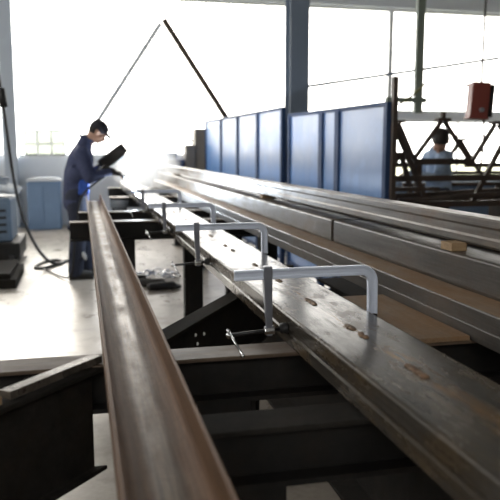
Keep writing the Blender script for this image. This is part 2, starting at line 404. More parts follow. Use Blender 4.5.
# ------------------------------------------------------------------ welded box beam in the middle
t = thing('welded_box_beam', (.675, 4.8, .912), 'long steel box beam of two clamped channels with tack welds along its seam', 'steel beam')
def half(x0, x1, left):
    z0, z1 = .912, 1.0; r = .010
    s = rc(x0, z1, .009)[::-1] + [(x0, .961), (x0 + .004, .955), (x0 + .004, .950), (x0 + .001, .944), (x0 + .003, z0), (x1, z0), (x1, z1)]
    if not left: s = [(x0 + x1 - x, z) for x, z in s][::-1]
    return s
MB().prism(half(.556, .6742, True), .45, 10.95, 30).build('steel_channel', 'seam', t)
MB().prism(half(.675, .800, False), .45, 10.95, 30).build('steel_channel', 'seam', t)
ty = [1.285, 1.325, 1.60, 1.685, 1.99, 2.03, 2.38, 2.74, 3.17, 3.34, 3.75, 4.2, 4.7, 5.3, 5.9, 6.6, 7.4, 8.0]
for y in ty:
    b = MB()
    for k in range(6): b.ball((.6745 + random.uniform(-.003, .003), y + (k - 2.5) * .008, 1.0005), (.0085, .007, .0045), u=10, v=7)
    b.build('weld_bead', 'weld', t, smooth=True)

# ------------------------------------------------------------------ clamps
def make_clamp(y, label):
    t = thing('bar_clamp', (.60, y, .955), label, 'clamp', 'bar clamps on the box beam')
    hh, bb = .0145, .0075
    prof = [(-hh, -bb), (-hh + .006, -bb), (-hh + .009, -bb + .0032), (hh - .009, -bb + .0032), (hh - .006, -bb), (hh, -bb), (hh, bb), (hh - .006, bb), (hh - .009, bb - .0032), (-hh + .009, bb - .0032), (-hh + .006, bb), (-hh, bb)]
    zc = 1.119; R = .034; xe = .8135; pts = [(.402, y, zc - .002)]; nr = [(0, 0, 1)]
    pts.append((.6, y, zc)); nr.append((0, 0, 1))
    for i in range(9):
        a = math.radians(90 - 90 * i / 8); pts.append((xe - R + R * math.cos(a), y, zc - R + R * math.sin(a))); nr.append((math.cos(a), 0, math.sin(a)))
    pts.append((xe + .002, y, .985)); nr.append((1, 0, 0))
    MB().sweep(prof, pts, nr).build('rail', 'zinc', t, bevel=.0015)
    MB().box((.8015, y - .009, .962), (.829, y + .009, .989)).build('fixed_jaw', 'blackox', t, bevel=.003)
    # sliding arm, tapering down to the threaded boss
    a = MB(); w0, w1 = .0125, .0085
    za, zb = 1.141, .953
    xa, xb = .497, .503
    v = []
    for (x, z, hw, hb) in ((xa, za, w0, .012), (xa, 1.10, w0, .012), (xa + .002, 1.05, .0115, .010), (xb, zb + .01, w1, .0085), (xb, zb - .012, w1, .0085)):
        v.append([a.bm.verts.new((x - hw, y - hb, z)) for _ in (0,)] + [a.bm.verts.new((x + hw, y - hb, z)), a.bm.verts.new((x + hw, y + hb, z)), a.bm.verts.new((x - hw, y + hb, z))])
    for p, q in zip(v, v[1:]):
        for j in range(4): a.bm.faces.new((p[j], p[(j + 1) % 4], q[(j + 1) % 4], q[j]))
    a.bm.faces.new(v[0]); a.bm.faces.new(v[-1][::-1])
    arm = a.build('sliding_arm', 'armsteel', t, bevel=.003)
    MB().tube([(.488, y, .955), (.518, y, .957)], .0135, 8).build('spindle_nut', 'chrome', arm, bevel=.002)
    sp = MB().tube([(.386, y, .948), (.535, y, .9585)], .0052, 12).build('spindle', 'blackox', t, smooth=True)
    MB().tube([(.533, y, .9585), (.541, y, .959), (.5555, y, .960)], [.011, .0165, .0165], 14).build('pressure_pad', 'rubber', sp, bevel=.002)
    MB().ball((.386, y, .948), .0085, u=12, v=8).build('spindle_head', 'chrome', sp, smooth=True)
    h = MB().tube([(.3835, y - .004, .962), (.405, y - .092, .915)], .0036, 10)
    h.ball((.3835, y - .004, .962), .0058, u=10, v=7).ball((.405, y - .092, .915), .0058, u=10, v=7)
    h.build('tommy_bar', 'chrome', t, smooth=True)
    return t
c1 = make_clamp(1.87, 'nearest and largest-looking silver bar clamp across the box beam')
for y, l in ((3.12, 'second nearest silver bar clamp across the box beam'), (4.42, 'third silver bar clamp counting away from the camera'), (6.0, 'farthest silver bar clamp, closest to the welder')):
    copy_thing(c1, (.60, y, .955), l)

# ------------------------------------------------------------------ stack of beams on the right
def cprof(x0, x1, z0, z1, tk, open_right=True):
    """lying C channel: web towards the camera side (left), lips to the right"""
    return [(x0, z0), (x1, z0), (x1, z0 + tk), (x0 + tk, z0 + tk), (x0 + tk, z1 - tk), (x1, z1 - tk), (x1, z1)] + rc(x0, z1, .007)[::-1]
o = MB().prism(cprof(1.095, 1.30, .911, .957, .006), .3, 11.3, 30).build('channel_beam', 'scale_dark')
tag(o, 'flat dark channel at the bottom of the right-hand beam stack', 'steel beam', )
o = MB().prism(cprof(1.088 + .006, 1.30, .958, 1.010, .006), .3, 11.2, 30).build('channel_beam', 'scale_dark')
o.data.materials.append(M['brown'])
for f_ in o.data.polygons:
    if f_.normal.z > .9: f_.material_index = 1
tag(o, 'brown-topped channel lying second from bottom of the right-hand stack', 'steel beam')
def ridge(x0, x1, z0, z1):
    return [(x0 + .004, z0), (x1, z0), (x1, z1)] + rc(x0, z1, .009)[::-1] + [(x0, z0 + .012)]
o = MB().prism(ridge(1.207, 1.40, 1.011, 1.121), .3, 3.262, 10).build('box_beam', 'scale_dark')
tag(o, 'near grey box beam of the right-hand stack, under the timber block', 'steel beam')
o = MB().prism(ridge(1.207, 1.40, 1.011, 1.121), 3.30, 11.6, 26).build('box_beam', 'scale')
tag(o, 'far grey box beam of the right-hand stack, beyond the butt joint', 'steel beam')
def aprof():
    x0, x1, z0, z1, tk = 1.263, 1.345, 1.150, 1.244, .006
    return [(x0 + .004, z0), (x1, z0), (x1, z0 + tk), (x0 + .01, z0 + tk), (x0 + .014, z0 + .03), (x0 + .014, z1 - .03), (x0 + .01, z1 - tk), (x1, z1 - tk), (x1, z1), (x0 + .003, z1), (x0, z1 - .006), (x0, z1 - .026), (x0 + .003, z1 - .034), (x0 + .003, z0 + .034), (x0, z0 + .026), (x0, z0 + .006)]
o = MB().prism(aprof(), .3, 11.9, 30).build('channel_beam', 'scale', bevel=.002)
tag(o, 'grooved grey channel along the top of the right-hand beam stack', 'steel beam')
# thin packing strips visible in the gap between box beam and top channel
for i, (x, y0, y1) in enumerate(((1.365, 1.2, 4.6),)):
    o = MB().box((x, y0, 1.1215), (x + .03, y1, 1.136)).build('flat_bar', 'brown', bevel=.002)
    tag(o, 'rusty flat bar lying in the gap under the top channel of the stack', 'flat bar')
def block(y, x, ln, label, h=.0285, wd=.075):
    o = MB().box((x, y, 1.1215), (x + ln, y + wd, 1.1212 + h)).build('timber_block', 'wood', bevel=.002)
    tag(o, label, 'wood block', 'timber spacers in the beam stack')
block(2.13, 1.213, .058, 'small raw timber block nearest the camera between stacked beams at right')
block(4.9, 1.265, .10, 'timber block in the middle of the stack gap, behind the second clamp')
block(9.9, 1.265, .10, 'timber block at the far end of the beam stack')

o = MB().box((.812, 1.785, .9115), (1.088, 2.40, .926)).build('steel_plate', 'brown', bevel=.002)
tag(o, 'brown rusty plate lying between the box beam and the right-hand stack', 'plate')
# dark beams added beneath the stack to block light and hide the floor
for (x0, x1, h, y1, l) in ((1.02, 1.38, .62, 5.35, 'added wide black beam darkening the floor under the stack, nearest the box beam'), (1.72, 2.08, .50, 5.0, 'added black beam darkening the floor between stack and blue screens')):
    o = MB().prism([(x0, 0), (x1, 0), (x1, .02), (x0 + .3 * (x1 - x0) + .12, .03), (x0 + .3 * (x1 - x0) + .12, h - .03), (x1, h - .02), (x1, h), (x0, h), (x0, h - .02), (x0 + .3 * (x1 - x0), h - .03), (x0 + .3 * (x1 - x0), .03), (x0, .02)], .4, y1, 6).build('added_dark_beam', 'shade', bevel=.003)
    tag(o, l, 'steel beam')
# ------------------------------------------------------------------ black diagonal girders between the trestles
def girder(a, b, ztop, h, wd, label, spots=False, yend=None):
    """I girder from a to b; a,b give its camera-side top edge"""
    a = V(a[0], a[1], 0); b = V(b[0], b[1], 0); d = (b - a).normalized(); nrm = V(-d.y, d.x, 0)
    L = (b - a).length
    t = thing('diagonal_girder', ((a + b) / 2 + nrm * wd / 2), label, 'girder')
    def P(s, n, z): return a + d * s + nrm * n + V(0, 0, z)
    m = MB(); tk = .012; zb = ztop - h
    prof = [(0, ztop - tk), (0, ztop), (wd, ztop), (wd, ztop - tk), (wd / 2 + .006, ztop - tk), (wd / 2 + .006, zb + tk), (wd, zb + tk), (wd, zb), (0, zb), (0, zb + tk), (wd / 2 - .006, zb + tk), (wd / 2 - .006, ztop - tk)]
    ends = [lambda n: 0, lambda n: L if yend is None else (yend - a.y - nrm.y * n) / d.y]
    ring = [[m.bm.verts.new(P(e(n), n, z)) for n, z in prof] for e in ends]
    k = len(prof)
    for j in range(k): m.bm.faces.new((ring[0][j], ring[0][(j + 1) % k], ring[1][(j + 1) % k], ring[1][j]))
    m.bm.faces.new(ring[0][::-1]); m.bm.faces.new(ring[1])
    m.build('web_and_flanges', 'shade', t, bevel=.002)  # near-black colour carries the shade of the backlit face
    for s in (.12 * L, .6 * L):
        q = MB(); p0 = P(s, wd * .1, 0); p1 = P(s + .05, wd * .1, 0); p2 = P(s + .05, wd * .9, 0); p3 = P(s, wd * .9, 0)
        q.faces([p0, p1, p2, p3] + [p + V(0, 0, zb) for p in (p0, p1, p2, p3)], [(3, 2, 1, 0), (4, 5, 6, 7), (0, 1, 5, 4), (1, 2, 6, 5), (2, 3, 7, 6), (3, 0, 4, 7)])
        q.build('leg', 'black', t)
    if spots:
        for (s, dz) in ((.285, .06), (.30, .095), (.315, .13), (.36, .075)):
            MB().ball(P(s, wd / 2 - .0062, ztop - dz), (.006, .006, .0065), u=8, v=6).build('paint_spot', 'white', t)
    return t
girder((-.72, .93), (.040, 1.791), .907, .28, .06, 'black steel girder slanting across the lower left corner', yend=1.792)
girder((.235, 2.06), (1.02, 3.32), .895, .26, .07, 'black steel girder slanting under the box beam with white paint spots', True)
# flat bar lying along the left girder
a, b = V(-.170, 1.575, 0), V(.030, 1.808, 0); d = (b - a).normalized(); nrm = V(-d.y, d.x, 0)
m = MB(); bar_pts = []
q0, q1 = a, b + d * .01
r = [q0, q1, q1 + nrm * .034, q0 + nrm * .034]
m.faces([p + V(0, 0, .9115) for p in r] + [p + V(0, 0, .931) for p in r], [(3, 2, 1, 0), (4, 5, 6, 7), (0, 1, 5, 4), (1, 2, 6, 5), (2, 3, 7, 6), (3, 0, 4, 7)])
o = m.build('flat_bar', 'barsteel', bevel=.002)
tag(o, 'short worn steel bar lying on the black girder at lower left', 'flat bar')
m = MB(); q0, q1 = a - d * .30 + nrm * .004, a - d * .02 + nrm * .004
r = [q0, q1, q1 + nrm * .04, q0 + nrm * .04]
m.faces([p + V(0, 0, .9075) for p in r] + [p + V(0, 0, .927) for p in r], [(3, 2, 1, 0), (4, 5, 6, 7), (0, 1, 5, 4), (1, 2, 6, 5), (2, 3, 7, 6), (3, 0, 4, 7)])
o = m.build('timber_block', 'wood', bevel=.002)
tag(o, 'pale timber batten at the left edge on the black girder', 'wood block')

# ------------------------------------------------------------------ blue welding screens
def screen(y0, y1, z1, seams, label):
    x = 2.4; t = thing('welding_screen', (x, (y0 + y1) / 2, 0), label, 'screen', 'blue welding screens')
    ys = [y0] + seams + [y1]
    z1f = z1 if callable(z1) else (lambda y: z1)
    for a, b in zip(ys, ys[1:]):
        m = MB(); m.faces([V(x - .004, a + .02, .15), V(x - .004, b - .02, .15), V(x - .004, b - .02, z1f(b) - .03), V(x - .004, a + .02, z1f(a) - .03),
                           V(x + .01, a + .02, .15), V(x + .01, b - .02, .15), V(x + .01, b - .02, z1f(b) - .03), V(x + .01, a + .02, z1f(a) - .03)],
                          [(3, 2, 1, 0), (4, 5, 6, 7), (0, 1, 5, 4), (1, 2, 6, 5), (2, 3, 7, 6), (3, 0, 4, 7)])
        m.build('panel_sheet', 'screen', t)
    for i, y in enumerate(ys):
        wd = .035 if i in (0, len(ys) - 1) else .055
        MB().box((x - .025, y - wd, .02), (x + .03, y + wd, z1f(y) + .002)).build('post', 'screenframe', t, bevel=.004)
        MB().box((x - .3, y - .03, 0), (x + .3, y + .03, .02)).build('foot', 'screenframe', t)
    MB().bar((x, y0, z1f(y0) - .012), (x, y1, z1f(y1) - .012), .045, .034).build('top_rail', 'screenframe', t)
    MB().bar((x, y0, .14), (x, y1, .14), .04, .04).build('bottom_rail', 'screenframe', t)
    return t
screen(8.33, 13.72, lambda y: 1.985 + .055 * (y - 8.33) / 5.4, [9.56, 10.85, 12.2], 'far blue welding screen left of the grey column')
rs = screen(5.29, 8.0, lambda y: 1.845 + .04 * (y - 5.29) / 2.7, [6.40, 6.87], 'near blue welding screen right of the grey column')
o = MB().box((2.405, 5.20, 0), (2.445, 5.24, 2.04)).build('scaffold_pole', 'truss', bevel=.004)
tag(o, 'thin dark upright pole at the right end of the blue screens', 'pole')

# ------------------------------------------------------------------ cabinets at the far wall beside the screens
def cabinet(lo, hi, m, label, name='electrical_cabinet', cat='cabinet'):
    t = thing(name, ((lo[0] + hi[0]) / 2, (lo[1] + hi[1]) / 2, lo[2]), label, cat)
    MB().box(lo, hi).build('body', m, t, bevel=.01)
    d = MB().box((lo[0] + .03, lo[1] - .015, lo[2] + .06), (hi[0] - .03, lo[1] + .001, hi[2] - .04)).build('door', m, t, bevel=.004)
    MB().box((hi[0] - .07, lo[1] - .03, (lo[2] + hi[2]) / 2 - .05), (hi[0] - .05, lo[1] - .014, (lo[2] + hi[2]) / 2 + .05)).build('handle', 'blackox', d)
cabinet((2.21, 13.95, 0), (2.45, 14.35, 1.90), 'brownbox', 'tall grey-brown cabinet at the far end of the blue screens')
cabinet((2.02, 13.9, 0), (2.20, 14.3, 1.58), 'brownbox', 'lower grey-brown cabinet left of the tall cabinet')
cabinet((1.52, 14.0, 1.289), (1.86, 14.3, 1.435), 'bluepanel', 'small blue case on the low dark workbench by the far window', 'tool_case', 'case')
t = thing('workbench', (1.7, 14.1, 0), 'low dark blue workbench against the far wall behind the beams', 'bench')
MB().box((1.45, 13.9, 1.22), (2.0, 14.36, 1.288)).build('worktop', 'screenframe', t, bevel=.006)
MB().box((1.47, 13.93, 0), (1.98, 14.34, 1.22)).build('carcass', 'screenframe', t, bevel=.006)
t = thing('wall_rail', (1.78, 14.05, 1.6), 'thin grey rail with a knob end in front of the far window', 'rail')
MB().bar((1.50, 14.38, 1.67), (3.1, 14.38, 1.675), .03, .045).build('rail_bar', 'colpaint', t)
MB().tube([(1.51, 14.38, 1.69), (1.51, 14.38, 1.33)], .012, 8).build('rail_post', 'colpaint', t)
MB().ball((1.51, 14.38, 1.695), .03, u=12, v=8).build('knob', 'greypaint', t, smooth=True)

# low blue cabinet under the left window
t = thing('storage_chest', (-.69, 14.05, 0), 'low dull blue steel chest under the small far window', 'chest')
MB().box((-1.0, 13.60, 0), (-.40, 14.15, .90)).build('body', 'bluepanel', t, bevel=.02)
l = MB(); n = 10
prof = [(-1.02, .90)] + [(-.70 - .32 * math.cos(math.pi * i / n), .915 + .055 * math.sin(math.pi * i / n)) for i in range(n + 1)] + [(-.38, .90)]
l.prism(prof, 13.58, 14.17).build('lid', 'dado', t, bevel=.004)
MB().box((-.98, 13.585, .1), (-.72, 13.601, .84)).build('door', 'bluepanel', t, bevel=.004)
MB().box((-.68, 13.585, .1), (-.42, 13.601, .84)).build('door', 'bluepanel', t, bevel=.004)

# ------------------------------------------------------------------ machine at the left edge
t = thing('welding_machine', (-1.15, 9.75, 0), 'blue-grey welding machine on a dark base at the left edge', 'machine')
MB().box((-1.5, 9.45, .30), (-.90, 10.3, .86)).build('housing', 'machine', t, bevel=.03)
MB().box((-1.46, 9.43, .36), (-1.16, 9.452, .8)).build('front_panel', 'machine', t, bevel=.006)
MB().box((-1.12, 9.43, .36), (-.94, 9.452, .8)).build('front_panel', 'machine', t, bevel=.006)
b = MB()
for k in range(4): b.box((-1.1, 9.415, .42 + k * .09), (-.96, 9.43, .45 + k * .09))
b.build('vent_slats', 'blackox', t)
MB().box((-1.55, 9.3, .06), (-.80, 10.4, .30)).build('base', 'black', t, bevel=.02)
for x in (-1.4, -.9):
    MB().tube([(x - .03, 9.3, .075), (x + .03, 9.3, .075)], .07, 16).build('wheel', 'rubber', t, bevel=.008)
b = MB(); random.seed(3)
for k in range(16):
    b.ball((-1.28 + random.uniform(-.2, .42), 9.8 + random.uniform(-.25, .35), .915 + random.uniform(0, .07)), (random.uniform(.07, .13), random.uniform(.08, .14), random.uniform(.03, .06)), Matrix.Rotation(random.uniform(-.5, .5), 3, 'Y') @ Matrix.Rotation(random.uniform(0, 3), 3, 'Z'), 14, 9)
o = b.build('rag_heap', 'lightcloth', remesh=.018, smoothing=3)
tag(o, 'heap of pale grey rags and gloves on top of the welding machine', 'rags')
b = MB()
for k in range(5):
    rr = .20 - .012 * (k % 3)
    b.tube([(-1.12 + rr * math.cos(a) * .9, 9.7 + rr * math.sin(a) * .7 + .02 * k, 1.06 + .012 * k + .02 * math.sin(2 * a + k)) for a in [i * 2 * math.pi / 24 for i in range(24)]], .014, 8)
o = b.build('hose_coil', M['greypaint'], smooth=True)
tag(o, 'grey hose coil lying over the rags on the welding machine', 'hose')
o = MB().box((-1.5, 7.75, 0), (-.72, 8.85, .10)).box((-1.45, 7.8, .10), (-.78, 8.8, .16)).build('steel_pallet', 'shade', bevel=.01)
tag(o, 'low black pallet on the floor in front of the welding machine', 'pallet')
# hanging black cable that loops on the floor
pts = [(-1.30, 9.1, 4.6), (-1.02, 9.05, 3.0), (-.90, 9.0, 2.15), (-.855, 9.0, 1.6), (-.82, 9.0, 1.2), (-.76, 9.0, .8), (-.65, 9.0, .42), (-.52, 9.05, .16), (-.40, 9.15, .04), (-.29, 9.25, .016), (-.27, 9.42, .016), (-.33, 9.62, .016), (-.48, 9.55, .016), (-.61, 9.2, .016), (-.60, 8.95, .016), (-.45, 9.0, .016), (-.30, 9.35, .02), (-.18, 9.6, .02), (-.02, 9.75, .016), (.2, 9.7, .016)]
pts = [(-1.6, 9.1, 6.38)] + pts
t = thing('welding_cable', (-.3, 9.3, 0), 'black cable hanging at left and looping on the bright floor', 'cable')
MB().tube(pts, .019, 10, 3).build('cable_sheath', 'rubber', t, smooth=True)
MB().tube([(-.905, 9.0, 2.2), (-.885, 9.0, 1.98)], [.045, .05], 12).build('cable_grip', 'rubber', t, smooth=True)

# ------------------------------------------------------------------ things on the floor between the beams
def link(c, ang, tilt, size=.055, th=.011):
    ca, sa = math.cos(ang), math.sin(ang); p = []
    for i in range(17):
        a = 2 * math.pi * i / 16; u, v = size * math.cos(a), size * .55 * math.sin(a)
        p.append((c[0] + ca * u - sa * v * math.cos(tilt), c[1] + sa * u + ca * v * math.cos(tilt), c[2] + v * math.sin(tilt)))
    return p, th
t = thing('chain', (.8, 8.1, 0), 'short shiny steel chain lying on the concrete floor', 'chain')
cp = [(.60, 8.0), (.655, 8.06), (.71, 8.14), (.77, 8.2), (.83, 8.24), (.89, 8.2), (.93, 8.12), (.88, 8.06), (.84, 7.98), (.91, 7.94), (.98, 7.97), (1.03, 8.05), (.99, 7.9)]
for i, (x, y) in enumerate(cp):
    nx = cp[(i + 1) % len(cp)]; ang = math.atan2(nx[1] - y, nx[0] - x); tl = .35 if i % 2 else 1.15
    p, th = link((x, y, .046 if i % 2 == 0 else .034), ang, tl)
    MB().tube(p, th, 8).build('chain_link', 'chrome', t, smooth=True)
b = MB()
b.cap((.60, 7.55, .045), (.80, 7.50, .04), .045, .05).cap((.66, 7.30, .04), (.90, 7.35, .035), .04, .05)
for k, (dx, dy) in enumerate(((.13, .07), (.15, .03), (.15, -.02), (.12, -.06))): b.cap((.84, 7.36, .035), (.84 + dx, 7.36 + dy, .025), .022, .018)
b.cap((.78, 7.4, .04), (.80, 7.49, .03), .025, .02)
o = b.build('work_glove', 'leather', remesh=.012, smoothing=2)
tag(o, 'crumpled black leather glove lying on the floor near the chain', 'glove')
o = MB().box((.50, 7.68, 0), (.70, 7.82, .07)).box((.52, 7.70, .07), (.66, 7.80, .10)).build('clamp_block', 'blackox', bevel=.012)
tag(o, 'small black steel block on the floor between chain and glove', 'block')
# blue scrap under the right-hand stack
o = MB().box((1.47, 5.05, 0), (1.75, 5.3, .45)).build('paint_drum', 'bluepanel', bevel=.03)
tag(o, 'blue steel can in the dark gap between box beam and stack', 'can')

# ------------------------------------------------------------------ lattice girders and frames at the right
def lattice(name, Y, label, plates, diags, chords, legs, sec=.042):
    xs = [p[0] for p in plates] + [c[0] for c in chords]
    t = thing(name, (sum(xs) / len(xs), Y, 0), label, 'truss', 'lattice girders at the right')
    for (x, z) in plates: MB().box((x - .075, Y - .05, z - .012), (x + .075, Y + .05, z + .02)).build('apex_plate', 'truss', t, bevel=.003)
    for (x0, z0, x1, z1) in diags: MB().bar((x0, Y, z0), (x1, Y, z1), sec, sec, (0, 1, 0)).build('lattice_diagonal', 'truss', t)
    for (x0, x1, z, h, dy) in chords: MB().box((x0, Y + dy - .03, z - h / 2), (x1, Y + dy + .03, z + h / 2)).build('chord', 'truss', t, bevel=.004)
    for (x, z) in legs: MB().box((x - .03, Y - .03, 0), (x + .03, Y + .03, z)).build('leg', 'truss', t)
    return t
lattice('lattice_girder', 7.0, 'dark lattice girder whose middle apex stands left of the red box',
        [(3.283, 1.766), (3.82, 1.792), (4.477, 1.766)],
        [(3.30, 1.75, 3.49, 1.37), (3.80, 1.775, 3.49, 1.37), (3.84, 1.775, 4.18, 1.33), (4.455, 1.75, 4.18, 1.33), (4.50, 1.75, 4.82, 1.30), (3.82, 1.79, 3.82, 1.88)],
        [(3.49, 4.19, 1.345, .068, 0), (4.12, 4.95, 1.305, .05, .02), (3.1, 3.55, 1.31, .05, .10)], [(3.55, 1.31), (4.75, 1.28)])
lattice('lattice_girder', 6.3, 'dark lattice frame nearest the end of the blue screens',
        [(2.90, 1.70), (2.985, 1.43)],
        [(2.93, 1.70, 3.30, .955), (2.985, 1.42, 2.80, 1.10), (3.01, 1.42, 3.10, 1.15), (4.12, 1.56, 3.77, .92), (4.14, 1.56, 4.45, .95)],
        [(2.75, 4.5, 1.195, .058, 0), (2.75, 3.42, 1.09, .04, .0), (2.75, 4.5, .94, .06, 0)], [(2.8, .92), (4.4, .92)])
lattice('lattice_girder', 8.5, 'dark lattice girder farthest back among the stacked trusses',
        [(4.898, 1.605)],
        [(4.89, 1.59, 4.55, 1.07), (4.91, 1.59, 5.3, 1.05)],
        [(4.1, 5.7, 1.17, .05, 0), (4.1, 5.7, 1.02, .05, 0)], [(4.2, 1.0), (5.5, 1.0)])
def loose(a, b, r, label):
    o = MB().tube([a, b], r, 10).build('steel_tube', 'truss', smooth=True); tag(o, label, 'tube', 'loose tubes among the trusses')
loose((2.86, 6.55, .997), (4.7, 6.8, 1.05), .028, 'dark tube lying among the trusses just above the lowest chord')
loose((2.9, 6.1, .998), (4.3, 6.1, 1.06), .024, 'slim dark tube in front of the near lattice frame')
# support stand for the loose tubes
t = thing('storage_rack', (3.6, 7.4, 0), 'dark low rack carrying steel behind the near lattice frame', 'rack')
MB().box((3.0, 7.25, .86), (4.9, 7.65, .955)).build('rack_top', 'truss', t, bevel=.005)
for x in (3.05, 4.8):
    MB().box((x, 7.3, 0), (x + .08, 7.6, .86)).build('leg', 'truss', t)
t = thing('sheet_bundle', (5.0, 9.6, 0), 'pale blue sheet-covered bundle behind the trusses at right', 'bundle')
MB().box((4.3, 9.2, .1), (6.6, 10.2, .96)).build('crate', 'bluepanel', t, bevel=.03)
MB().box((4.25, 9.15, .96), (6.65, 10.25, 1.03)).build('cover_sheet', 'paleblue', t, bevel=.02)
# hanging bracket, festoon cable, red control box
t = thing('hanging_bracket', (3.9, 8.2, 1.9), 'grey-green steel bracket hanging above the trusses at right', 'bracket')
MB().box((4.07, 8.17, 1.93), (4.17, 8.23, 6.4)).build('drop_bar', 'greenframe', t)
MB().box((3.69, 8.16, 2.06), (4.22, 8.24, 2.12)).build('cross_bar', 'greenframe', t)
pts = [(2.47, 5.26, 1.86), (2.80, 6.2, 1.86), (3.075, 6.5, 1.915), (3.2, 6.5, 2.0), (3.32, 6.5, 2.10), (3.345, 6.5, 2.13), (3.37, 6.5, 2.10), (3.405, 6.5, 2.031), (3.485, 6.5, 1.955), (3.585, 6.5, 1.927), (3.682, 6.5, 1.975), (3.76, 6.5, 2.06), (3.81, 6.5, 2.125)]
o = MB().tube(pts, .010, 8, 2).build('festoon_cable', 'cable', smooth=True)
tag(o, 'yellow-green cable sagging between blue screen and red box', 'cable')
t = thing('control_box', (3.90, 6.45, 1.78), 'red-brown control box hanging at the upper right', 'box')
rot = Matrix.Rotation(math.radians(4), 3, 'Y') @ Matrix.Rotation(math.radians(-14), 3, 'Z')
pv = (3.92, 6.45, 1.95)
MB().box((3.81, 6.36, 1.785), (3.985, 6.54, 2.135), rot, pv).build('housing', 'red', t, bevel=.006)
MB().box((3.99, 6.37, 1.80), (4.035, 6.53, 2.12), rot, pv).build('shaded_side', 'black', t, bevel=.006)  # unlit side of the box, its shade put in as black
MB().box((3.80, 6.352, 1.775), (3.995, 6.548, 1.795), rot, pv).build('bottom_lip', 'red', t)
MB().tube([(3.885, 6.365, 1.865), (3.885, 6.335, 1.865)], .022, 14).build('push_button', 'greypaint', t)
MB().tube([(3.93, 6.45, 2.12), (3.95, 6.45, 6.39)], .012, 8).build('hanging_cable', 'rubber', t)
MB().tube([(3.975, 6.45, 1.79), (3.985, 6.45, 1.55), (3.97, 6.47, 1.25)], .011, 8, 2).build('lead', 'truss', t)

# ------------------------------------------------------------------ people
def hand(mb, wrist, dirn, palm_n, s=1.0, curl=.6):
    """five separate unequal fingers and a side thumb"""
    w0 = V(*wrist); d = V(*dirn).normalized(); n = V(*palm_n).normalized(); sd = d.cross(n).normalized()
    k = w0 + d * .085 * s
    for i in range(4):
        off = sd * (.030 - .02 * i) * s
        mb.cap(w0 + off * .5, k + off, .017 * s, .0125 * s, 8)
        L = (.040, .046, .043, .034)[i] * s
        a1 = k + off + (d * math.cos(curl) + n * math.sin(curl)) * L
        a2 = a1 + (d * math.cos(curl * 2.2) + n * math.sin(curl * 2.2)) * L * .75
        mb.cap(k + off, a1, .0115 * s, .010 * s, 8); mb.cap(a1, a2, .010 * s, .0085 * s, 8)
    b = w0 + d * .03 * s + sd * .035 * s
    t1 = b + (d * .6 + sd * .6 + n * .4).normalized() * .04 * s
    mb.cap(w0 + d * .015 * s, b, .017 * s, .014 * s, 8); mb.cap(b, t1, .013 * s, .011 * s, 8); mb.cap(t1, t1 + (d * .8 + n * .6).normalized() * .03 * s, .011 * s, .009 * s, 8)
def head_shapes(mb, c, fwd, up, s=1.0):
    """skull, jaw, nose, ears, brow on one head frame"""
    f = V(*fwd).normalized(); u = (V(*up) - f * V(*up).dot(f)).normalized(); sd = u.cross(f)
    R = Matrix((f, sd, u)).transposed(); c = V(*c)
    def at(a, b, e): return c + R @ V(a, b, e) * s
    def el(p, r): mb.ball(at(*p), tuple(x * s for x in r), R, 22, 16)
    el((-.012, 0, .035), (.098, .076, .088)); el((.020, 0, -.045), (.072, .060, .072)); el((.052, 0, -.085), (.036, .036, .030))
    el((.080, 0, .012), (.020, .045, .016))
    mb.cap(at(.088, 0, .005), at(.112, 0, -.032), .010 * s, .014 * s, 10)
    el((.088, 0, -.060), (.016, .026, .014))
    for q in (-1, 1): el((-.005, q * .078, -.010), (.024, .010, .034)); el((.06, q * .04, -.03), (.03, .022, .026))
    return at, R
# --- welder
Y0 = 8.3
P_root = None
b = MB()
hc = (.195, Y0 - .02, 1.672); hf = (.80, -.06, -.60); hu = (.60, 0, .80)
at, R = head_shapes(b, hc, hf, hu)
neck0 = V(.055, Y0, 1.52); b.cap(neck0, at(-.03, 0, -.05), .062, .058)
b.chain([(-.06, Y0, .98), (-.06, Y0, 1.15), (0, Y0, 1.38)], [.12, .12, .13]); b.cap((0, Y0 - .13, 1.44), (0, Y0 + .13, 1.44), .06, .06); b.cap((0, Y0, 1.40), neck0, .09, .06)
SR, ER, WR = (.01, Y0 - .185, 1.43), (.085, Y0 - .235, 1.165), (.325, Y0 - .135, 1.225)
SL, EL, WL = (.03, Y0 + .18, 1.43), (.06, Y0 + .26, 1.15), (.215, Y0 + .19, 1.265)
b.chain([SR, ER, WR], [.058, .046, .034]); b.chain([SL, EL, WL], [.058, .046, .034])
hip = [(-.065, Y0 - .09), (-.065, Y0 + .09)]
KR, AR = (-.06, Y0 - .12, .52), (-.10, Y0 - .13, .10)
KL, AL = (.03, Y0 + .11, .52), (.02, Y0 + .13, .10)
b.chain([(-.065, Y0 - .09, .95), KR, AR], [.09, .06, .045]); b.chain([(-.055, Y0 + .09, .95), KL, AL], [.09, .06, .045])
b.cap(AR, (.03, Y0 - .14, .05), .04, .035); b.cap(AL, (.15, Y0 + .14, .05), .04, .035)
hand(b, WR, (.93, .06, -.20), (.2, .3, -.9), 1.0, .75); hand(b, WL, (.5, .0, .85), (.7, -.5, -.5), 1.0, .9)
body = b.build('person', 'skin', remesh=.009, smoothing=2, origin=(-.06, Y0, 0))
tag(body, 'welder in navy workwear and dark cap bending over the beam ends', 'person')
j = MB()
j.chain([(-.075, Y0, .88), (-.068, Y0, 1.02), (-.045, Y0, 1.2), (.0, Y0, 1.38)], [.150, .150, .158, .145])
j.cap((-.04, Y0 - .10, 1.2), (-.04, Y0 + .10, 1.2), .125, .125); j.cap((-.005, Y0 - .135, 1.43), (-.005, Y0 + .135, 1.43), .088, .088)
j.cap((-.075, Y0 - .08, .90), (-.075, Y0 + .08, .90), .125, .125)
j.cap((.0, Y0, 1.42), (.058, Y0, 1.57), .115, .082)
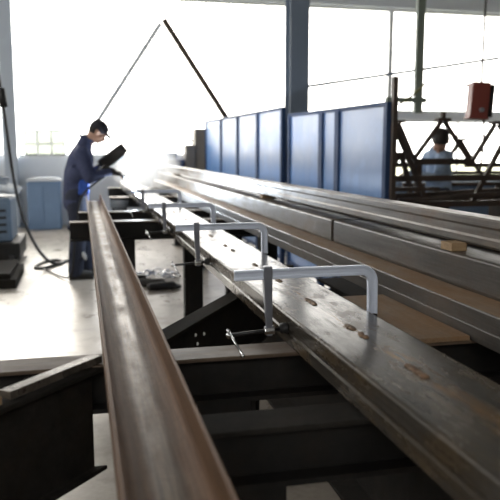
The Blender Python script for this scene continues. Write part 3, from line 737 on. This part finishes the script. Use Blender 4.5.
j.chain([SR, ER, (.295, Y0 - .15, 1.222)], [.088, .070, .052]); j.chain([SL, EL, (.195, Y0 + .195, 1.25)], [.088, .070, .052])
for (p, q, r) in (((-.17, Y0 - .1, 1.1), (-.02, Y0 - .17, 1.07), .018), ((-.1, Y0 - .18, 1.3), (.02, Y0 - .17, 1.2), .016), ((.06, Y0 - .26, 1.22), (.13, Y0 - .25, 1.13), .014)): j.cap(p, q, r, r * .6)
jk = j.build('jacket', 'navy', body, remesh=.012, smoothing=3)
c = MB(); ring = []
for i in range(14):
    a = 2 * math.pi * i / 14; ring.append((.066 + .074 * math.cos(a), Y0 + .080 * math.sin(a), 1.598 - .04 * math.cos(a)))
for i in range(14): c.cap(ring[i], ring[(i + 1) % 14], .018, .018, 8)
c.build('collar', 'navy', jk, remesh=.009, smoothing=2)
tr = MB()
tr.cap((-.07, Y0 - .075, .93), (-.07, Y0 + .075, .93), .132, .132)
tr.chain([(-.07, Y0 - .085, .90), KR, (-.105, Y0 - .13, .10)], [.118, .098, .088]); tr.chain([(-.06, Y0 + .085, .90), KL, (.015, Y0 + .13, .10)], [.118, .098, .088])
tr.cap((-.16, Y0 - .16, .60), (.02, Y0 - .2, .54), .03, .02).cap((-.15, Y0 - .17, .3), (-.02, Y0 - .2, .26), .03, .02)
tro = tr.build('trousers', 'navy2', body, remesh=.013, smoothing=3)
MB().ball((.0, Y0 - .223, .28), (.022, .012, .05), Matrix.Rotation(-.35, 3, 'Y')).build('knee_patch', 'lightcloth', tro)['label'] = 'small pale patch'
for (A, dx) in ((AR, 0), (AL, 0)):
    s = MB(); s.cap((A[0] - .03, A[1], .065), (A[0] + .15, A[1], .05), .06, .05); s.cap((A[0] - .01, A[1], .08), (A[0], A[1], .16), .062, .06)
    s.box((A[0] - .085, A[1] - .045, 0), (A[0] + .195, A[1] + .045, .03)); s.build('boot', 'leather', body, remesh=.01, smoothing=2)
# cap with peak, hair, eyes, mouth
k = MB(); k.ball(at(-.014, 0, .062), (.108, .088, .078), R, 24, 16); k.ball(at(-.02, 0, .03), (.106, .087, .05), R, 24, 16); k.ball(at(-.014, 0, .138), (.012, .012, .008), R, 10, 6)
cp_ = k.build('cap', 'capcloth', body, remesh=.008, smoothing=1)
k = MB(); pk = []
for e in (-.004, .016):
    for i in range(13):
        a = math.radians(-72 + 144 * i / 12); pk.append(at(.065 + .108 * math.cos(a), .082 * math.sin(a), .040 - .018 * math.cos(a) - .012 * (abs(math.sin(a)) ** 2) + e))
    for i in range(13):
        a = math.radians(-72 + 144 * i / 12); pk.append(at(.03 + .03 * math.cos(a), .070 * math.sin(a), .050 + e))
fs = []
for i in range(12): fs += [(i, i + 1, 14 + i, 13 + i), (26 + i, 39 + i, 40 + i, 27 + i), (i, 26 + i, 27 + i, i + 1), (13 + i, 14 + i, 40 + i, 39 + i)]
fs += [(0, 13, 39, 26), (12, 38, 51, 25)]
k.faces(pk, fs); k.build('cap_peak', 'capcloth', cp_, smooth=False)
k = MB(); k.ball(at(-.045, 0, -.005), (.072, .081, .055), R, 20, 14); k.build('hair', 'hair', body, remesh=.008, smoothing=1)
for q in (-1, 1): MB().ball(at(.083, q * .032, -.004), (.010, .012, .008), R, 12, 8).build('eye', 'eye', body, smooth=True)
MB().ball(at(.098, 0, -.066), (.008, .022, .006), R, 12, 8).build('mouth', 'lips', body, smooth=True)
for (Wp, dr, nn) in ((WR, (.93, .06, -.20), (.2, .3, -.9)), (WL, (.5, 0, .85), (.7, -.5, -.5))):
    g = MB(); hand(g, Wp, dr, nn, 1.22, .75 if Wp is WR else .9); d = V(*dr).normalized(); g.cap(V(*Wp) - d * .07, V(*Wp) + d * .02, .056, .046); g.build('glove', 'leather', body, remesh=.007, smoothing=1)
# blue cloth hanging from the jacket pocket
g = MB(); g.ball((.015, Y0 - .172, 1.075), (.055, .03, .10), Matrix.Rotation(.15, 3, 'Y')); g.ball((.035, Y0 - .175, 1.02), (.045, .028, .07))
for k_ in range(4): g.cap((-.02 + .025 * k_, Y0 - .20, 1.13), (-.03 + .03 * k_, Y0 - .195, .985), .010, .016, 8)
g.build('blue_cloth', 'blue', body, remesh=.009, smoothing=2)['label'] = 'bright blue cloth hanging at the hip'
# hand shield held up in the left hand
sh = thing('welding_shield', (.32, Y0 + .02, 1.27), 'black handheld welding shield raised in front of the welder', 'shield')
ax = V(.27, 0, .205).normalized(); pn = V(ax.z, 0, -ax.x)      # long axis and outward normal
m = MB(); g = []
for lay in (0, .006):
    for i in range(9):
        s_ = i / 8; hw = .125 * (1 - .35 * (abs(s_ - .5) * 2) ** 3)
        for q in range(9):
            v_ = -1 + q / 4; bow = .055 * (1 - v_ * v_) + .02 * math.sin(math.pi * s_)
            g.append(V(.205, Y0 + .02, 1.30) + ax * (.36 * s_) + (V(0, .84, 0) - pn * .54) * hw * v_ + (pn * .84 + V(0, .54, 0)) * (bow + lay))
fs = []
for lay in (0, 81):
    for i in range(8):
        for q in range(8):
            a0 = lay + i * 9 + q; fs.append((a0, a0 + 1, a0 + 10, a0 + 9))
for i in range(8):
    for e in (0, 8): fs.append((i * 9 + e, i * 9 + 9 + e, 81 + i * 9 + 9 + e, 81 + i * 9 + e))
    fs.append((i, i + 1, 82 + i, 81 + i)); fs.append((72 + i, 73 + i, 154 + i, 153 + i))
m.faces(g, fs); m.build('face_shell', 'rubber', sh, smooth=True)
c0 = V(.205, Y0 + .02, 1.30) + ax * .25 + (pn * .84 + V(0, .54, 0)) * .078
wv = V(0, .84, 0) - pn * .54
MB().bar(c0 - wv * .05, c0 + wv * .05, .05, .016, tuple(pn * .84 + V(0, .54, 0))).build('viewing_glass', 'blackox', sh)
c0 = V(.205, Y0 + .02, 1.30) + ax * .02
MB().tube([c0 + pn * .03, c0 - ax * .03 + V(.01, .16, -.01), c0 - ax * .06 + V(.02, .2, -.02)], .014, 10).build('handle', 'rubber', sh, smooth=True)
# torch in the right hand
tc = thing('welding_torch', (.42, Y0 - .12, 1.2), 'dark welding torch in the gloved hand above the box beam', 'torch')
MB().tube([(.36, Y0 - .12, 1.195), (.44, Y0 - .10, 1.185), (.50, Y0 - .08, 1.155)], [.016, .017, .014], 12, 1).build('torch_handle', 'rubber', tc, smooth=True)
MB().tube([(.50, Y0 - .08, 1.155), (.545, Y0 - .06, 1.12), (.575, Y0 - .045, 1.07)], [.010, .010, .009], 12, 2).build('torch_neck', 'chrome', tc, smooth=True)
MB().tube([(.36, Y0 - .12, 1.195), (.27, Y0 - .20, 1.18), (.10, Y0 - .31, 1.08), (-.03, Y0 - .31, .95), (-.10, Y0 - .30, .5), (-.13, Y0 - .30, .1), (-.2, Y0 - .25, .02), (-.5, Y0 + .6, .02)], .012, 8, 2).build('torch_hose', 'rubber', tc, smooth=True)

# --- second worker behind the trusses
X1, Y1 = 4.29, 8.0
b = MB(); at2, R2 = head_shapes(b, (X1 - .05, Y1 - .19, 1.575), (-.40, -.40, -.82), (-.4, -.6, .55), 1.2)
b.cap((X1, Y1, 1.46), at2(-.03, 0, -.05), .065, .06); b.chain([(X1 + .04, Y1, .95), (X1 + .04, Y1, 1.2), (X1 + .02, Y1, 1.4)], [.12, .12, .12])
b.cap((X1 + .06, Y1 - .16, 1.38), (X1 - .02, Y1 + .16, 1.38), .06, .06)
S1, E1, W1 = (X1 - .02, Y1 - .19, 1.38), (X1 - .08, Y1 - .24, 1.13), (X1 - .32, Y1 - .2, 1.16)
S2, E2, W2 = (X1 + .0, Y1 + .19, 1.38), (X1 - .1, Y1 + .22, 1.14), (X1 - .34, Y1 + .1, 1.18)
b.chain([S1, E1, W1], [.055, .045, .032]); b.chain([S2, E2, W2], [.055, .045, .032])
hand(b, W1, (-1, .1, -.1), (0, .3, -1)); hand(b, W2, (-1, -.1, -.1), (0, -.3, -1))
for q in (-1, 1): b.chain([(X1 + .04, Y1 + q * .09, .95), (X1 + .02, Y1 + q * .1, .5), (X1 + .05, Y1 + q * .11, .09)], [.09, .06, .045]); b.cap((X1 + .05, Y1 + q * .11, .05), (X1 - .1, Y1 + q * .12, .04), .042, .036)
p2 = b.build('person', 'skin', remesh=.011, smoothing=2, origin=(X1, Y1, 0))
tag(p2, 'dark-haired person in pale blue shirt bending behind the trusses', 'person')
j = MB(); j.chain([(X1 + .05, Y1, .92), (X1 + .05, Y1, 1.2), (X1 + .02, Y1, 1.38)], [.155, .16, .14]); j.cap((X1 + .06, Y1 - .15, 1.385), (X1 - .01, Y1 + .15, 1.385), .09, .09)
j.cap((X1 + .01, Y1, 1.41), (X1 - .01, Y1, 1.47), .1, .075)
j.chain([S1, E1, (X1 - .27, Y1 - .21, 1.155)], [.085, .066, .05]); j.chain([S2, E2, (X1 - .28, Y1 + .12, 1.175)], [.085, .066, .05])
j.build('shirt', 'paleblue', p2, remesh=.014, smoothing=3)
tr = MB(); tr.cap((X1 + .05, Y1 - .07, .92), (X1 + .05, Y1 + .07, .92), .13, .13)
for q in (-1, 1): tr.chain([(X1 + .05, Y1 + q * .08, .9), (X1 + .03, Y1 + q * .1, .5), (X1 + .05, Y1 + q * .11, .1)], [.115, .09, .08])
tr.build('trousers', 'navy2', p2, remesh=.014, smoothing=3)
for q in (-1, 1): MB().cap((X1 + .06, Y1 + q * .11, .06), (X1 - .11, Y1 + q * .12, .05), .058, .048).build('boot', 'leather', p2, remesh=.012, smoothing=1)
k = MB(); k.ball(at2(-.02, 0, .048), (.122, .104, .100), R2, 22, 16); k.ball(at2(-.05, 0, -.01), (.09, .10, .09), R2, 20, 14); k.ball(at2(.05, 0, .085), (.05, .06, .03), R2, 16, 10)
k.build('hair', 'hair', p2, remesh=.01, smoothing=1)
for q in (-1, 1): MB().ball(at2(.083, q * .032, -.004), (.010, .012, .008), R2, 12, 8).build('eye', 'eye', p2, smooth=True)
MB().ball(at2(.098, 0, -.066), (.008, .022, .006), R2, 12, 8).build('mouth', 'lips', p2, smooth=True)

# ------------------------------------------------------------------ welding arc and smoke
ar = MB().ball((.585, Y0 - .04, 1.018), .016, u=12, v=8).build('weld_spark', 'arc', smooth=True)
tag(ar, 'glowing white weld spark on the box beam under the torch', 'spark')
pl = bpy.data.lights.new('weld_light', 'POINT'); po = bpy.data.objects.new('weld_light', pl); COL.objects.link(po)
pl.energy = 70; pl.color = (.8, .9, 1); pl.shadow_soft_size = .05; po.location = (.60, Y0 - .06, 1.09)
def smokemat():
    m = bpy.data.materials.new('weld_smoke'); m.use_nodes = True; t = m.node_tree; t.nodes.clear()
    o = t.nodes.new('ShaderNodeOutputMaterial'); v = t.nodes.new('ShaderNodeVolumePrincipled')
    v.inputs['Color'].default_value = (.97, .985, 1, 1); v.inputs['Anisotropy'].default_value = .55
    tc = t.nodes.new('ShaderNodeTexCoord'); ln = t.nodes.new('ShaderNodeVectorMath'); ln.operation = 'LENGTH'
    mp = t.nodes.new('ShaderNodeMapping'); mp.inputs['Scale'].default_value = (1 / .52, 1 / .75, 1 / .42)
    t.links.new(tc.outputs['Object'], mp.inputs['Vector']); t.links.new(mp.outputs[0], ln.inputs[0])
    r = t.nodes.new('ShaderNodeMapRange'); r.interpolation_type = 'SMOOTHSTEP'
    r.inputs['From Min'].default_value = .15; r.inputs['From Max'].default_value = 1.0; r.inputs['To Min'].default_value = 1; r.inputs['To Max'].default_value = 0
    t.links.new(ln.outputs['Value'], r.inputs['Value'])
    n = t.nodes.new('ShaderNodeTexNoise'); n.inputs['Scale'].default_value = 3.2; n.inputs['Detail'].default_value = 4; t.links.new(tc.outputs['Object'], n.inputs['Vector'])
    n2 = t.nodes.new('ShaderNodeMapRange'); n2.inputs['From Min'].default_value = .35; n2.inputs['From Max'].default_value = .7; t.links.new(n.outputs['Fac'], n2.inputs['Value'])
    a = t.nodes.new('ShaderNodeMath'); a.operation = 'MULTIPLY'; t.links.new(r.outputs[0], a.inputs[0]); t.links.new(n2.outputs[0], a.inputs[1])
    c = t.nodes.new('ShaderNodeMath'); c.operation = 'MULTIPLY'; c.inputs[1].default_value = 6; t.links.new(a.outputs[0], c.inputs[0])
    t.links.new(c.outputs[0], v.inputs['Density']); t.links.new(v.outputs[0], o.inputs['Volume']); return m
sm = MB().ball((.80, 9.25, 1.26), (.52, .75, .42), u=24, v=16).build('weld_smoke', smokemat(), origin=(.80, 9.25, 1.26))
tag(sm, 'pale blue haze of weld smoke drifting over the beam', 'smoke', kind='stuff')
